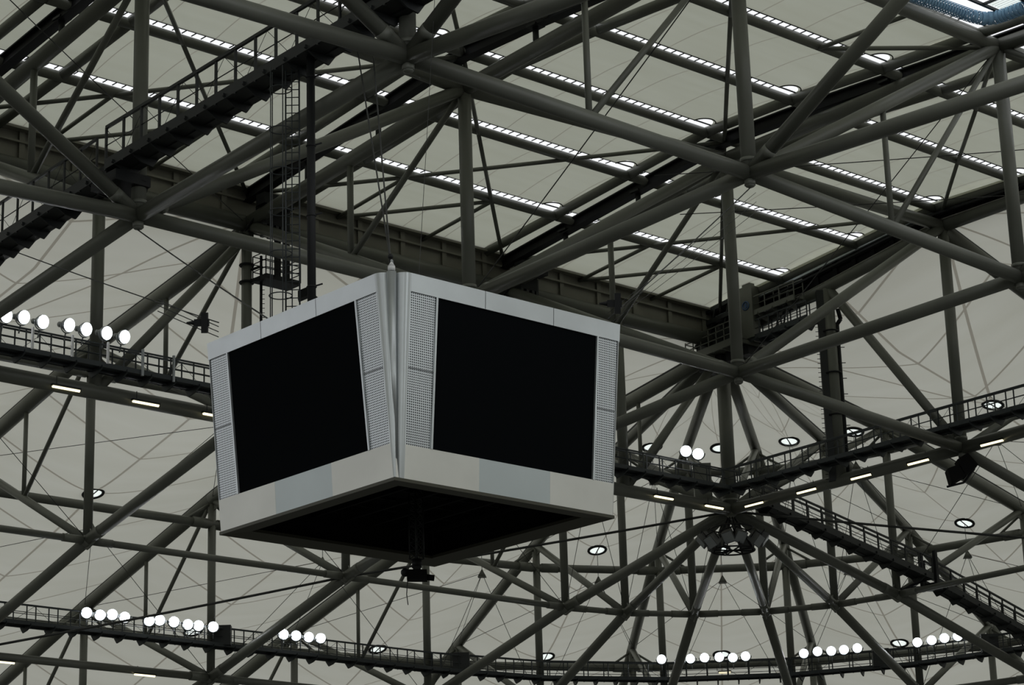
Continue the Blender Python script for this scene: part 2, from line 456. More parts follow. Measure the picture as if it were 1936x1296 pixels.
# skylight rings at the cone tips with their flying masts
first = None
def sky_rot(l, k):
    a = lerp(LP(l, RN[k]-.2, 0), LP(l+1, RN[k]-.2, 0), .5); b = lerp(LP(l, RN[k]+.2, 0), LP(l+1, RN[k]+.2, 0), .5)
    d = (b-a).normalized(); sl = (RT[k-1]-RT[k+1])/(RN[k+1]-RN[k-1]); n = Vector((d.x*sl, d.y*sl, 1)).normalized()
    return n.to_track_quat('Z', 'X').to_euler()
names_k = {1: 'inner row', 2: 'middle row', 3: 'outer row'}
names_s = {1: 'at the left edge', 2: 'left of the scoreboard', 3: 'below the scoreboard left half', 4: 'below the scoreboard right half', 5: 'left of the big column',
           6: 'behind the big column', 7: 'right of the big column', 8: 'above the stair-like catwalk', 9: 'right of the ladder column', 10: 'at the right edge'}
for c, l, k in CONES:
    nm = 'round roof window, '+names_k[k]+', '+names_s[l]
    if first is None:
        first = thing('round_skylight', nm, 'skylight', c, 'round windows at the tips of the roof fabric cones')
        first['_b'] = (0, 0, 0)
        z = Vector((0, 0, 0))
        mb = MB(); mb.torus(z, UP, .60, .09, 30, 8); mb.build('rim', m_rail, first)
        mb = MB().bar(Vector((-.56, 0, -.05)), Vector((.56, 0, -.05)), .06, .04); mb.build('cross_bar', m_rail, first)
        mb = MB().tube(z, UP*.02, .56, 28); mb.build('glass_pane', m_pane, first)
        first.rotation_euler = sky_rot(l, k)
    else:
        cp = copy_thing(first, c, nm, sky_rot(l, k))
first_p = None
for c, l, k in CONES:
    if k < 2 or l < 3 and k > 2: pass
    if k == 3: continue
    nm = 'pyramid weight under the '+names_k[k]+' roof window '+names_s[l]
    base = c-UP*(2.1 if k > 1 else 2.2)
    if first_p is None:
        first_p = thing('hanging_pyramid', nm, 'mast foot', base, 'pyramid mast feet below the roof windows'); first_p['_b'] = (0, 0, 0)
        mb = MB(); mb.tube(Vector((0, 0, -.26)), Vector((0, 0, .30)), .40, 4, .02); mb.build('pyramid', m_steel, first_p)
        mb = MB(); mb.tube(Vector((0, 0, .2)), Vector((0, 0, 2.1)), .02, 6); mb.build('hanger', m_cable, first_p)
    else: copy_thing(first_p, base, nm)
    w_ = thing('mast_cables', 'thin stay cables from the pyramid, '+names_k[k]+', '+names_s[l], 'cable', base, 'stay cables of the pyramid feet')
    for e in (0, 1):
        MB().tube(base, LP(l+e, RN[k+1], RT[k+1]), .018, 6).build('cable', m_cable, w_)
        MB().tube(base, LP(l+e, RN[k], RB[k]), .018, 6).build('cable', m_cable, w_)

# ------------------------------------------------------------------ sliding roof panels
clab = {-1: 'sliding roof panel of cream fabric strips at the upper left corner', 0: 'sliding roof panel of cream fabric strips above the left catwalk',
        1: 'sliding roof panel of cream fabric strips over the middle of the view', 2: 'sliding roof panel of cream fabric strips at the upper right'}
JS = [-1, -2/3, -1/3, 0, 1/3, 2/3, 1, 4/3, 5/3, 2.0]
for i in (-3, -2, -1, 0, 1, 2):
    i0, i1, ib = i+.175, i+.927, i-.066
    if i == 2: i1 = 2.965
    t = thing('sliding_roof_panel', clab.get(i, 'sliding roof panel of cream fabric strips, out of view to the left, number %s from the scoreboard' % ('two' if i == -2 else 'three')), 'roof panel', P(i0, -1, zroof(-1)))
    for e, ii in ((0, i0), (1, i1)):
        mb = MB()
        for a, b in zip(JS, JS[1:]): mb.tube(P(ii, a, zroof(a)-.006), P(ii, b, zroof(b)-.006), .25, 14)
        mb.build('side_beam', m_steel, t)
    for n_, (a, b) in enumerate(zip(JS, JS[1:])):
        if i == 2 and abs(b) < .01: continue
        # fabric strip between two purlins, with a round notch at its right far corner
        jb = b-.025 if n_ < len(JS)-2 else b-.006
        NU, NV = 64, 24
        mb = MB(); uvs = []
        for y in range(NV+1):
            for x in range(NU+1):
                ii = lerp(ib-.004, i1+.010 if not (i == 1 and abs(b) < .01) else i+.68, x/NU); jj = lerp(a+.004, jb, y/NV)
                z = zroof(jj)+.004+.010*math.sin(PI*y/NV)
                mb.v.append(P(ii, jj, z)); uvs.append(((ii-i)*3, jj*3))
        for y in range(NV):
            for x in range(NU):
                k = y*(NU+1)+x; mb.f.append((k, k+1, k+NU+2, k+NU+1)); mb.sm.append(True)
        if n_ < len(JS)-2:
            c = P(i1-.040, jb, 0); snap(mb, c, .50, .28, .12)
            arc = MB(); cz = P(i1-.040, jb, zroof(jb)+.003)
            arc.torus(cz, UP, .62, .03, 16, 6, PI, 2*PI, X=Vector((1, 0, 0)))
            arc.build('notch_rim', m_steel_dark, t)
        mb.uv = uvs; mb.build('fabric_strip', m_fab2, t)
        if n_ < len(JS)-2:
            zb = zroof(b)-.004
            MB().tube(P(ib, b, zb-.006), P(i1, b, zb-.006), .235, 16).build('purlin', m_steel, t)
            g = MB(); zz = zroof(b-.03)+.003
            g.bar(P(ib, b-.0255, zz+.002), P(i1, b-.0255, zz+.002), .06, .05)
            q = ib+.01
            while q < i1-.07:
                g.bar(P(q, b-.026, zz), P(q, b-.004, zz), .05, .03); q += .0295
            g.build('rooflight_grille', m_rail, t)
    # fabric cover over the joint to the next panel
    mb = MB(); js = JS; uvs = []
    if i < 2: js = []
    e0, e1 = (i1-.022, i+1.066) if i < 2 else (i1-.03, 3.03)
    for y in js: mb.v += [P(e0, y, zroof(y)-.002), P(e1, y, zroof(y)-.002)]; uvs += [(.1, y*3), (.2, y*3)]
    for k in range(len(js)-1): mb.f.append((2*k, 2*k+1, 2*k+3, 2*k+2)); mb.sm.append(False)
    mb.uv = uvs
    if js: mb.build('joint_cover', m_fab2, t)
    # wind bracing lattice
    def rp(ii, jj): return P(i+ii, jj, zroof(jj)-.020)
    th = 1/3
    br = [((0, 1), (th, 1+th)), ((th, 1+th), (2*th, 1+2*th)), ((2*th, 1+2*th), (1, 2)), ((0, 2), (th, 1+2*th)), ((th, 1+2*th), (2*th, 1+th)), ((2*th, 1+th), (1, 1)),
          ((th, 1+2*th), (th, 2)), ((2*th, 1+2*th), (2*th, 2)), ((th, 2), (2*th, 1+2*th)),
          ((1, 1), (2*th, 2*th)), ((2*th, 2*th), (th, th)), ((th, th), (0, 0)), ((1, 0.02), (2*th, th)), ((2*th, th), (2*th, 0))]
    for a, b in br: MB().tube(rp(*a), rp(*b), .105, 10).build('wind_brace', m_steel, t)

# rails carrying the sliding roof
rl = {-1: 'black runway rail far left above the roof truss', 0: 'black runway rail across the upper left corner', 1: 'black runway rail passing over the scoreboard',
      2: 'black runway rail running from behind the scoreboard to the upper right'}
for i in (-1, 0, 1, 2):
    t = thing('runway_rail', rl[i], 'rail', P(i, -1, 2.5))
    mb = MB()
    for k in range(12):
        a, b = -1+k*.25, -1+(k+1)*.25
        pa, pb = P(i, a, zroof(a)-.014+.0), P(i, b, zroof(b)-.014)
        if a >= 1: pa = P(i, a, lerp(zroof(1)-.014, 2.475, a-1)); pb = P(i, b, lerp(zroof(1)-.014, 2.475, b-1))
        mb.bar(pa, pb, .12, .55); mb.bar(pa+UP*.27, pb+UP*.27, .50, .07); mb.bar(pa-UP*.27, pb-UP*.27, .50, .07)
    mb.build('beam', m_rail, t)
    for k in range(9):
        j = -1+.06+k*.33
        zt_ = interp([(-1, zt(i, -1)), (0, zt(i, 0)), (1, zt(i, 1)), (2, 2.39)], j)
        a = P(i, j, zt_); b = P(i, j, min(zroof(j)-.03, 2.56))
        mb = MB().tube(a, Vector((a.x, a.y, max(b.z, a.z+.5))), .14, 10); mb.box(Vector((a.x, a.y, max(b.z, a.z+.5))), Vector((.3, 0, 0)), Vector((0, .3, 0)), Vector((0, 0, .05)))
        mb.build('pedestal', m_steel_dark, t)
# trolleys hanging at the rail ends
tl = {0: 'black drive trolley at the far end of the upper left runway rail', 1: 'black drive trolley left of the tall ladder, at the far end of a runway rail', 2: 'black drive trolley above the right part of the scoreboard'}
for i in (0, 1, 2):
    t = thing('drive_trolley', tl[i], 'trolley', P(i+.02, 1.93, 2.42))
    ex = Vector((1, 0, 0)); ey = Vector((0, 1, 0))
    mb = MB().box(P(i+.03, 1.90, 2.435), ex*.9, ey*.35, UP*.28); mb.box(P(i+.03, 1.93, 2.40), ex*.6, ey*.3, UP*.5); mb.build('body', m_rail, t)
    for o_ in (-.5, -.1, .3, .6):
        MB().box(P(i+.03, 1.92, 2.37)+ex*o_, ex*.09, ey*.12, UP*.7).build('wheel_leg', m_steel_dark, t)
    mb = MB()
    for q in range(5): mb.tube(P(i-.01, 1.88, 2.43)+ex*(q*.2), P(i-.02, 1.98, 2.36)+ex*(q*.22), .05, 8)
    mb.build('link_rods', m_rail, t)

# ------------------------------------------------------------------ edge girders of the opening
def girder(name, label, pts, side, dark):
    t = thing(name, label, 'girder', pts[0][0])
    for k, (a, b) in enumerate(zip(pts, pts[1:])):
        (al, au), (bl, bu) = a, b
        MB().tube(au+side*.25, bu+side*.25, .33, 16).build('upper_tube', m_plate, t)
        mb = MB().bar(lerp(al, au, .5)+side*.1, lerp(bl, bu, .5)+side*.1, .10, (au-al).length)
        mb.bar(lerp(al, au, .88)+side*-.05, lerp(bl, bu, .88)+side*-.05, .7, .10)
        mb.bar(lerp(al, au, .55)+side*-.05, lerp(bl, bu, .55)+side*-.05, .22, .10)
        n = 6
        for q in range(n):
            p, pu = lerp(al, bl, (q+.5)/n), lerp(au, bu, (q+.5)/n)
            mb.bar(lerp(p, pu, .1)-side*.05, lerp(p, pu, .85)-side*.05, .07, .30, (bl-al).normalized())
        mb.build('web_plate', m_rail if dark else m_plate, t)
        if dark:
            for h, mt in ((.90, m_steel_dark), (.70, m_alu_grey), (.45, m_rail)):
                MB().bar(lerp(al, au, h)-side*.55, lerp(bl, bu, h)-side*.55, .16, .12).build('guide_rail', mt, t)
    return t
gx = [(P(i, 2.0, 2.405), P(i, 2.0, 2.508)) for i in (-2, -1, 0, 1, 2, 3)]
girder('edge_girder', 'long plate girder closing the sliding roof opening behind the scoreboard', gx, Vector((0, 1, 0)), False)
gy = [(P(3, j, interp([(-1, 2.5), (0, 2.54), (1, 2.535), (2, 2.39)], j)+.012), P(3, j, zroof(j)-.002)) for j in (2, 1.5, 1, .5, 0, -.5, -1)]
girder('edge_girder', 'dark girder with guide rails along the right side of the sliding roof opening', gy, Vector((1, 0, 0)), True)

# ------------------------------------------------------------------ catwalks
def dirs(a, b):
    d = b-a; h = Vector((d.x, d.y, 0)).normalized(); return d, h, Vector((-h.y, h.x, 0))
def catwalk(name, label, pts, wid=1.0, rail=1.15, deck=.22, step=1.25, teeth=1.35, mesh_wires=True, sides=(1, -1), rails=(.33, .66), heavy=1.0, matr=None):
    mt = matr or m_cat
    t = thing(name, label, 'catwalk', pts[0])
    protos = {}
    for a, b in zip(pts, pts[1:]):
        d, h, n = dirs(a, b); L = d.length; dn = d.normalized()
        mb = MB().bar(a, b, wid, .05); mb.bar(a+n*wid/2, b+n*wid/2, .09, deck); mb.bar(a-n*wid/2, b-n*wid/2, .09, deck)
        mb.bar(a-UP*deck*.5+n*wid*.2, b-UP*deck*.5+n*wid*.2, .12, .08)
        if heavy > 1.2: mb.bar(a-UP*deck*.42, b-UP*deck*.42, wid, .06)
        mb.build('deck', mt, t)
        for sgn in sides:
            o_ = n*(wid/2*sgn)
            hr = rail if sgn == sides[0] else rail*.8
            MB().bar(a+o_+UP*hr, b+o_+UP*hr, .075*heavy, .075*heavy).build('handrail', mt, t)
            mb = MB()
            for q in (rails if sgn == sides[0] else (.5,)): mb.tube(a+o_+UP*hr*q, b+o_+UP*hr*q, .022, 6)
            if mesh_wires and sgn == sides[0]:
                nn = max(1, int(L/step))
                for q in range(nn):
                    p, p2 = a+dn*(q*L/nn), a+dn*((q+1)*L/nn)
                    if q % 2: mb.tube(p+o_+UP*.1, p2+o_+UP*hr*.95, .012, 4)
                    else: mb.tube(p+o_+UP*hr*.95, p2+o_+UP*.1, .012, 4)
            mb.build('mid_rails', mt, t)
            nn = max(1, round(L/step))
            key = (sgn, round(hr, 2))
            for q in range(nn+1):
                p = a+dn*(q*L/nn)+o_
                if key not in protos:
                    k = MB(); k.bar(Vector((0, 0, -deck*.6)), Vector((0, 0, hr)), .055*heavy, .055*heavy, Vector((1, 0, 0)))
                    me_o = k.build('railing_post', mt, t); me_o.location = p-Vector(t['_b'])
                    for v in me_o.data.vertices: v.co += Vector(t['_b'])
                    protos[key] = me_o
                else:
                    c = protos[key].copy(); COL.objects.link(c); c.parent = t; c.location = p-Vector(t['_b'])
        nn = max(1, round(L/teeth)); k = 'tooth%.2f' % math.atan2(h.y, h.x)
        for q in range(nn):
            p = a+dn*((q+.5)*L/nn)
            if k not in protos:
                mb = MB(); z = Vector((0, 0, 0))
                mb.poly([z+n*(wid*.62), z+n*(wid*.62)-UP*.10, z+n*(wid*.35)-UP*(deck*.5+.30), z-n*(wid*.10)-UP*(deck*.5+.22), z-n*(wid*.62)-UP*.10, z-n*(wid*.62)], h, .08)
                oo = mb.build('cross_beam', mt, t); oo.location = p-Vector(t['_b'])-UP*.03
                for v in oo.data.vertices: v.co += Vector(t['_b'])
                protos[k] = oo
            else:
                c = protos[k].copy(); COL.objects.link(c); c.parent = t; c.location = p-Vector(t['_b'])-UP*.03
    return t
ZC = 1.842
catwalk('catwalk', 'railed catwalk carrying the row of seven floodlights left of the scoreboard', [P(-.6, 1.925, ZC), P(1.2, 1.925, ZC)], 1.0, 1.2)
catwalk('catwalk', 'railed catwalk behind the right edge of the scoreboard, with two floodlights', [P(1.9, 1.925, ZC), P(2.93, 1.925, ZC)], 1.0, 1.25)
catwalk('catwalk', 'railed catwalk running from the big column up to the right edge', [P(2.925, 1.93, ZC+.004), P(2.925, 1.0, ZC+.010), P(2.925, .2, ZC+.01)], 1.0, 1.35)
ring_pts = [P(.9, 3.595, 1.475)]+[P(*LF[l](1.595), 1.475) for l in range(3, len(lines)-2)]
catwalk('catwalk', 'long far catwalk curving along the bottom of the view under the rows of floodlights', ring_pts[:4], 1.0, 1.25, step=1.45, teeth=1.5)
catwalk('catwalk', 'far catwalk at the lower right, carrying nine floodlights', ring_pts[3:], 1.0, 1.25, step=1.45, teeth=1.5)
catwalk('catwalk', 'heavy dark catwalk climbing through the upper left corner', [P(-.045, 1.02, 2.020), P(-.045, -.10, 2.055)], 1.1, 1.55, .42, 1.25, 1.25, sides=(-1,), rails=(.5,), heavy=1.6, matr=m_steel_dark)
catwalk('catwalk', 'lower dark catwalk entering at the left edge below the upper left one', [P(-.045, 2.0, 1.945), P(-.045, 1.06, 2.005)], 1.1, 1.55, .42, 1.25, 1.25, sides=(-1,), rails=(.5,), heavy=1.4, matr=m_steel_dark)
catwalk('catwalk', 'black stair-like catwalk descending from the big column to the lower right corner', [P(3.04, 1.915, 1.815), P(3.92, 1.915, 1.655)], 1.0, 1.45, .40, 1.25, 1.5, heavy=1.4, matr=m_steel_dark)
catwalk('catwalk', 'black catwalk continuing beyond the gate frame at the lower right edge', [P(3.95, 1.915, 1.640), P(4.75, 1.915, 1.435)], 1.0, 1.45, .40, 1.25, 1.5, heavy=1.4, matr=m_steel_dark)
# hangers and consoles that carry the catwalks on the chords
t = thing('catwalk_bracket', 'black bracket frame joining the two dark catwalks at the lower right', 'bracket', P(3.93, 1.93, 1.62))
mb = MB()
for o_ in (-.55, .55): mb.bar(P(3.935, 1.915, 1.61)+Vector((0, o_, 0)), P(3.935, 1.915, 1.75)+Vector((0, o_, 0)), .22, .22, Vector((1, 0, 0)))
mb.bar(P(3.87, 1.96, 1.615), P(3.98, 1.90, 1.62), .5, .25); mb.bar(P(3.86, 2.0, 1.61), P(3.94, 1.92, 1.66), .15, .15); mb.build('frame', m_rail, t)
t = thing('bearing_box', 'dark bearing assembly under the upper left catwalk, right end', 'bracket', P(0, .0, 2.07))
mb = MB(); ex, ey = Vector((1, 0, 0)), Vector((0, 1, 0))
mb.box(P(-.035, -.03, 2.085), ex*.9, ey*1.3, UP*.25); mb.box(P(-.03, -.06, 2.13), ex*.55, ey*.7, UP*.45); mb.box(P(-.05, .06, 2.11), ex*.2, ey*.8, UP*.6)
mb.bar(P(-.06, -.05, 2.10), P(.02, .0, 2.085), .2, .2); mb.build('box_frame', m_rail, t)
for z in (2.085, 2.07): MB().torus(P(0, 0, z), UP, .36, .07, 20, 6).build('pipe_clamp', m_rail, t)
t = thing('bearing_box', 'dark bearing assembly where the two upper left catwalks meet', 'bracket', P(0, 1.03, 1.99))
mb = MB(); mb.box(P(-.03, 1.03, 1.985), ex*.8, ey*.9, UP*.22); mb.bar(P(-.06, 1.0, 2.0), P(.02, 1.0, 1.97), .22, .22); mb.box(P(-.045, 1.04, 2.0), ex*.5, ey*.3, UP*.35); mb.build('box_frame', m_rail, t)
MB().torus(P(0, 1, 1.985), UP, .36, .07, 20, 6).build('pipe_clamp', m_rail, t)

# ------------------------------------------------------------------ floodlights
def lamp_proto(lbl, loc, aim):
    t = thing('floodlight', lbl, 'floodlight', loc, 'floodlights lined up on the catwalk rails'); t['_b'] = (0, 0, 0)
    x = Vector((1, 0, 0)); z = Vector((0, 0, 0))
    # looks along +X
    MB().tube(x*.10, x*.13, .245, 24).build('lens', m_lamp, t)
    mb = MB().tube(x*.0, x*.16, .31, 24, .315, cap=False); mb.tube(-x*.30, x*.0, .16, 20, .31); mb.tube(-x*.55, -x*.30, .13, 14); mb.build('reflector_housing', m_housing, t)
    mb = MB(); mb.torus(z, Vector((1, 0, 0)), .37, .03, 16, 6, PI, 2*PI, X=Vector((0, 1, 0))); mb.tube(Vector((0, 0, -.37)), Vector((0, 0, -.75)), .035, 8); mb.build('bracket', m_housing, t)
    return t
OUT = [(1.431,3.56,1.532),(1.486,3.56,1.530),(1.532,3.56,1.536),(1.583,3.56,1.532),(1.681,3.56,1.530),(1.724,3.56,1.536),(1.783,3.56,1.536),(1.841,3.56,1.532),(1.887,3.56,1.533),(1.948,3.56,1.535),
 (2.254,3.56,1.537),(2.311,3.56,1.538),(2.368,3.56,1.538),(2.421,3.56,1.539),(3.899,3.271,1.552),(3.956,3.223,1.548),(3.987,3.192,1.551),(4.025,3.154,1.553),(4.067,3.112,1.553),(4.105,3.074,1.549),(4.141,3.038,1.553),
 (4.291,2.86,1.552),(4.317,2.81,1.555),(4.342,2.76,1.552),(4.366,2.714,1.552),(4.39,2.666,1.554),(4.49,2.441,1.553),(4.5,2.378,1.553),(4.509,2.322,1.554),(4.518,2.264,1.554)]
INN = [(.156,1.89,1.921),(.208,1.89,1.927),(.265,1.89,1.925),(.344,1.89,1.931),(.397,1.89,1.929),(.46,1.89,1.93),(.516,1.89,1.93),(2.684,1.89,1.936),(2.741,1.89,1.935)]
ords = ['first', 'second', 'third', 'fourth', 'fifth', 'sixth', 'seventh', 'eighth', 'ninth', 'tenth']
def lname(n):
    if n < 4: return '%s floodlight from the left in the far lower left cluster of four' % ords[n]
    if n < 10: return '%s floodlight from the left in the lower left cluster of six' % ords[n-4]
    if n < 14: return '%s floodlight from the left in the cluster below the scoreboard left edge' % ords[n-10]
    if n < 21: return '%s floodlight from the left in the cluster of seven under the big column' % ords[n-14]
    if n < 26: return '%s floodlight from the left in the cluster of five right of the big column' % ords[n-21]
    if n < 30: return '%s floodlight from the left in the cluster of four at the lower right' % ords[n-26]
    if n < 37: return '%s floodlight from the left on the catwalk left of the scoreboard' % ords[n-30]
    return '%s of the pair of floodlights beside the big column' % ('left' if n == 37 else 'right')
proto = None
for n, q in enumerate(OUT+INN):
    p = P(*q)
    if n in (1, 14+2): tgt = P(-1.2, .8, .3)
    elif n >= 30 and n < 37: tgt = p+rt*10-Vector((fw.x, fw.y, 0))*8-UP*3
    elif n >= 37: tgt = P(-1.0, -1.5, .2)
    else: tgt = P(-1.6+random.uniform(-.5, .5), -1.6+random.uniform(-.5, .5), -.1)
    d = (tgt-p).normalized(); eul = d.to_track_quat('X', 'Z').to_euler()
    if proto is None:
        proto = lamp_proto(lname(n), p, d); proto.rotation_euler = eul
    else: copy_thing(proto, p, lname(n), eul)
# lamps of the near side of the arena (behind the photographer), the same kind
near = []
for k in range(5):
    p = P(-3.0+k*1.3, -2.2, 1.75); copy_thing(proto, p, 'floodlight on the near side of the arena, behind the photographer, number %s' % ords[k], (P(0, .5, .2)-p).to_track_quat('X', 'Z').to_euler()); near.append(p)
for k, p in enumerate(near):
    ld = bpy.data.lights.new('near_flood_beam', 'SPOT'); ld.energy = 1500; ld.spot_size = math.radians(70); ld.spot_blend = .6; ld.shadow_soft_size = 1.2; ld.color = (.93, .97, 1)
    lo = bpy.data.objects.new('near_flood_beam', ld); COL.objects.link(lo); d = (P(.3, .6, .9)-p).normalized(); lo.location = p+d*.9; lo.rotation_euler = d.to_track_quat('-Z', 'Y').to_euler()
# white support tubes hanging beside the lamps
wl = thing('lamp_supports', 'white hanging support bars under the left row of floodlights', 'bracket', P(.3, 1.89, 1.9))
for i_ in (.24, .36, .47): MB().bar(P(i_, 1.888, 1.905), P(i_, 1.888, 1.845), .10, .10, Vector((1, 0, 0))).build('support_bar', m_white, wl)
for i_ in (.58, .68): MB().bar(P(i_, 1.888, 1.905), P(i_, 1.888, 1.83), .10, .10, Vector((1, 0, 0))).build('support_bar', m_housing, wl)

# ------------------------------------------------------------------ strip lights under the ring chord
def strip(lbl, p, h, L=1.5):
    t = thing('strip_light', lbl, 'strip light', p, 'yellow strip lights under the roof chords')
    MB().bar(p-h*L/2+UP*.07, p+h*L/2+UP*.07, .20, .09).build('housing', m_steel_dark, t)
    mb = MB().tube(p-h*(L/2-.05), p+h*(L/2-.05), .075, 12); mb.build('tube', m_tube, t)
    mb = MB().tube(p+UP*.08-h*.5, p+UP*.5-h*.5, .02, 6); mb.build('hanger', m_cable, t)
ex = Vector((1, 0, 0)); ey = Vector((0, 1, 0))
for n, (i_, z) in enumerate([(.393, 1.774), (.644, 1.774), (.875, 1.776), (2.65, 1.781), (2.888, 1.781)]):
    strip('yellow strip light on the far chord, '+['leftmost', 'second from the left', 'half hidden by the scoreboard', 'just right of the scoreboard', 'next to the big column on its left'][n], P(i_, 1.970, z+.008), ex)
for n, j_ in enumerate([1.875, 1.638, 1.401, 1.163, .872]):
    strip('yellow strip light on the right edge chord, %s from the big column' % ords[n], P(2.985, j_, 1.793), ey)
strip('yellow strip light at the lower left corner edge', P(1.167, 3.645, 1.352), ex)
strip('yellow strip light at the bottom left under the far catwalk', P(1.721, 3.645, 1.355), ex)
strip('small pale strip light under the floodlights below the big column', P(4.144, 3.161, 1.505), (ex-ey).normalized(), .9)

# ------------------------------------------------------------------ the video cube
CB = P(0, 0, .994); H = 6.42
cube = thing('video_scoreboard', 'huge four-sided video scoreboard with aluminium frame and black screens, hanging under the roof', 'scoreboard', CB)
def half(z): return 4.5+.055*z
def face_pt(side, s_, z, out=0):
    h = half(z)+out
    v = {'R': Vector((s_, -h, z)), 'L': Vector((-h, s_, z)), 'F': Vector((s_, h, z)), 'E': Vector((h, s_, z))}[side]
    return CB+v
def quad(side, s0, s1, z0, z1, t0, t1, material, nm, label=None, taper=True, uv=False, s0t=None, s1t=None):
    # slab between offsets t0..t1 outward of the face; s at bottom and at top
    s0t = s0 if s0t is None else s0t; s1t = s1 if s1t is None else s1t
    mb = MB(); c = [(s0, z0), (s1, z0), (s1t, z1), (s0t, z1)]
    for o_ in (t0, t1):
        for s_, z in c: mb.v.append(face_pt(side, s_, z, o_))
    mb.f = [(0, 1, 2, 3), (4, 5, 6, 7), (0, 1, 5, 4), (1, 2, 6, 5), (2, 3, 7, 6), (3, 0, 4, 7)]; mb.sm = [False]*6
    if uv: mb.uv = [c_ for c_ in c]*2
    return mb.build(nm, material, cube, label=label)
def W(z): return half(z)-.75+.0*z        # inner edge of the near corner zone
cn0, cn1 = -4.14, -4.0                   # near edge of the flat faces (bottom, top)
cf0, cf1 = 4.42, 4.80                    # far edge
def at_z(a, b, z): return a+(b-a)*z/H
for sd in ('R', 'L', 'F', 'E'):
    nb, nt_ = (cn0, cn1) if sd in 'RL' else (-4.42, -4.80)
    if sd in 'FE': fb, ft = 4.42, 4.80
    else: fb, ft = cf0, cf1
    if sd == 'L': nb, nt_ = -4.45, -4.10
    zb, zs = 1.08, 5.84
    nB = lambda z: at_z(nb, nt_, z); fB = lambda z: at_z(fb, ft, z)
    sn = lambda z: at_z(-3.10, -2.93, z) if sd == 'R' else at_z(-3.40, -3.05, z)
    sf = lambda z: at_z(3.50, 3.78, z) if sd == 'R' else at_z(3.30, 3.70, z)
    # bottom band in three sheets, the middle one greyer
    g0, g1 = (-1.21, 1.72) if sd == 'R' else (-1.5, 1.42)
    quad(sd, nB(0), g0, 0, zb, -.2, 0, m_alu_warm, 'lower_panel', None, s0t=nB(zb), s1t=g0)
    quad(sd, g0, g1, 0, zb, -.2, -.004, m_alu_grey, 'lower_panel', 'bluish grey middle panel')
    quad(sd, g1, fB(0), 0, zb, -.2, 0, m_alu_warm, 'lower_panel', None, s0t=g1, s1t=fB(zb))
    # top band in three sheets
    h0, h1 = (-1.03, 1.85) if sd == 'R' else (-1.13, 1.80)
    quad(sd, nB(zs), h0-.012, zs, H, -.2, 0, m_alu, 'upper_panel', s0t=nB(H), s1t=h0-.012)
    quad(sd, h0+.012, h1-.012, zs, H, -.2, 0, m_alu, 'upper_panel')
    quad(sd, h1+.012, fB(zs), zs, H, -.2, 0, m_alu, 'upper_panel', s0t=h1+.012, s1t=fB(H))
    zm = 3.46
    for (za, zc) in ((zb+.01, zm-.012), (zm+.012, zs-.01)):
        quad(sd, nB(za), sn(za)-.07, za, zc, -.2, -.03, m_perf, 'perforated_panel', uv=True, s0t=nB(zc), s1t=sn(zc)-.07)
        quad(sd, sf(za)+.07, fB(za), za, zc, -.2, -.03, m_perf, 'perforated_panel', uv=True, s0t=sf(zc)+.07, s1t=fB(zc))
    quad(sd, sn(zb)-.07, sn(zb), zb, zs, -.2, .02, m_alu, 'screen_trim', s0t=sn(zs)-.07, s1t=sn(zs))
    quad(sd, sf(zb), sf(zb)+.07, zb, zs, -.2, .02, m_alu, 'screen_trim', s0t=sf(zs), s1t=sf(zs)+.07)
    quad(sd, sn(zb), sf(zb), zb, zs, -.2, -.05, m_led, 'video_screen', 'black unlit LED screen', s0t=sn(zs), s1t=sf(zs))
# corner columns: curved sheets turning inwards with a tapered rib between them
def curved_corner(cx, cy, sx, sy, near_):
    for which in (0, 1):
        mb = MB(); N = 10
        for z in (0, H*.5, H):
            e = half(z); w0 = (at_z(.36, .85, z) if which == 0 else at_z(.07, .75, z)) if near_ else at_z(.1, .12, z)
            rr = (at_z(.16, .38, z) if which == 0 else at_z(.05, .34, z)) if near_ else .09
            for q in range(N+1):
                tt = PI/2*q/N*1.25
                # starts flat on the face at distance w0 from the corner, turns into the block
                if which == 0: x = e-w0+rr*math.sin(tt); y = e-rr+rr*math.cos(tt)
                else: y = e-w0+rr*math.sin(tt); x = e-rr+rr*math.cos(tt)
                mb.v.append(CB+Vector((sx*x, sy*y, z)))
        for r_ in range(2):
            for q in range(N):
                k = r_*(N+1)+q; mb.f.append((k, k+1, k+N+2, k+N+1)); mb.sm.append(True)
        mb.build('corner_sheet', m_alu, cube, label='curved aluminium corner sheet')
    mb = MB(); a = CB+Vector((sx*(half(0)-.17), sy*(half(0)-.17), 0)); b = CB+Vector((sx*(half(H)-(.30 if near_ else .15)), sy*(half(H)-(.30 if near_ else .15)), H))
    mb.tube(a, b, .055 if near_ else .09, 18, .15 if near_ else .10)
    mb.build('corner_rib', m_alu, cube, label='tapered aluminium corner rib')
curved_corner(0, 0, -1, -1, True)
curved_corner(0, 0, 1, -1, False); curved_corner(0, 0, -1, 1, False); curved_corner(0, 0, 1, 1, False)
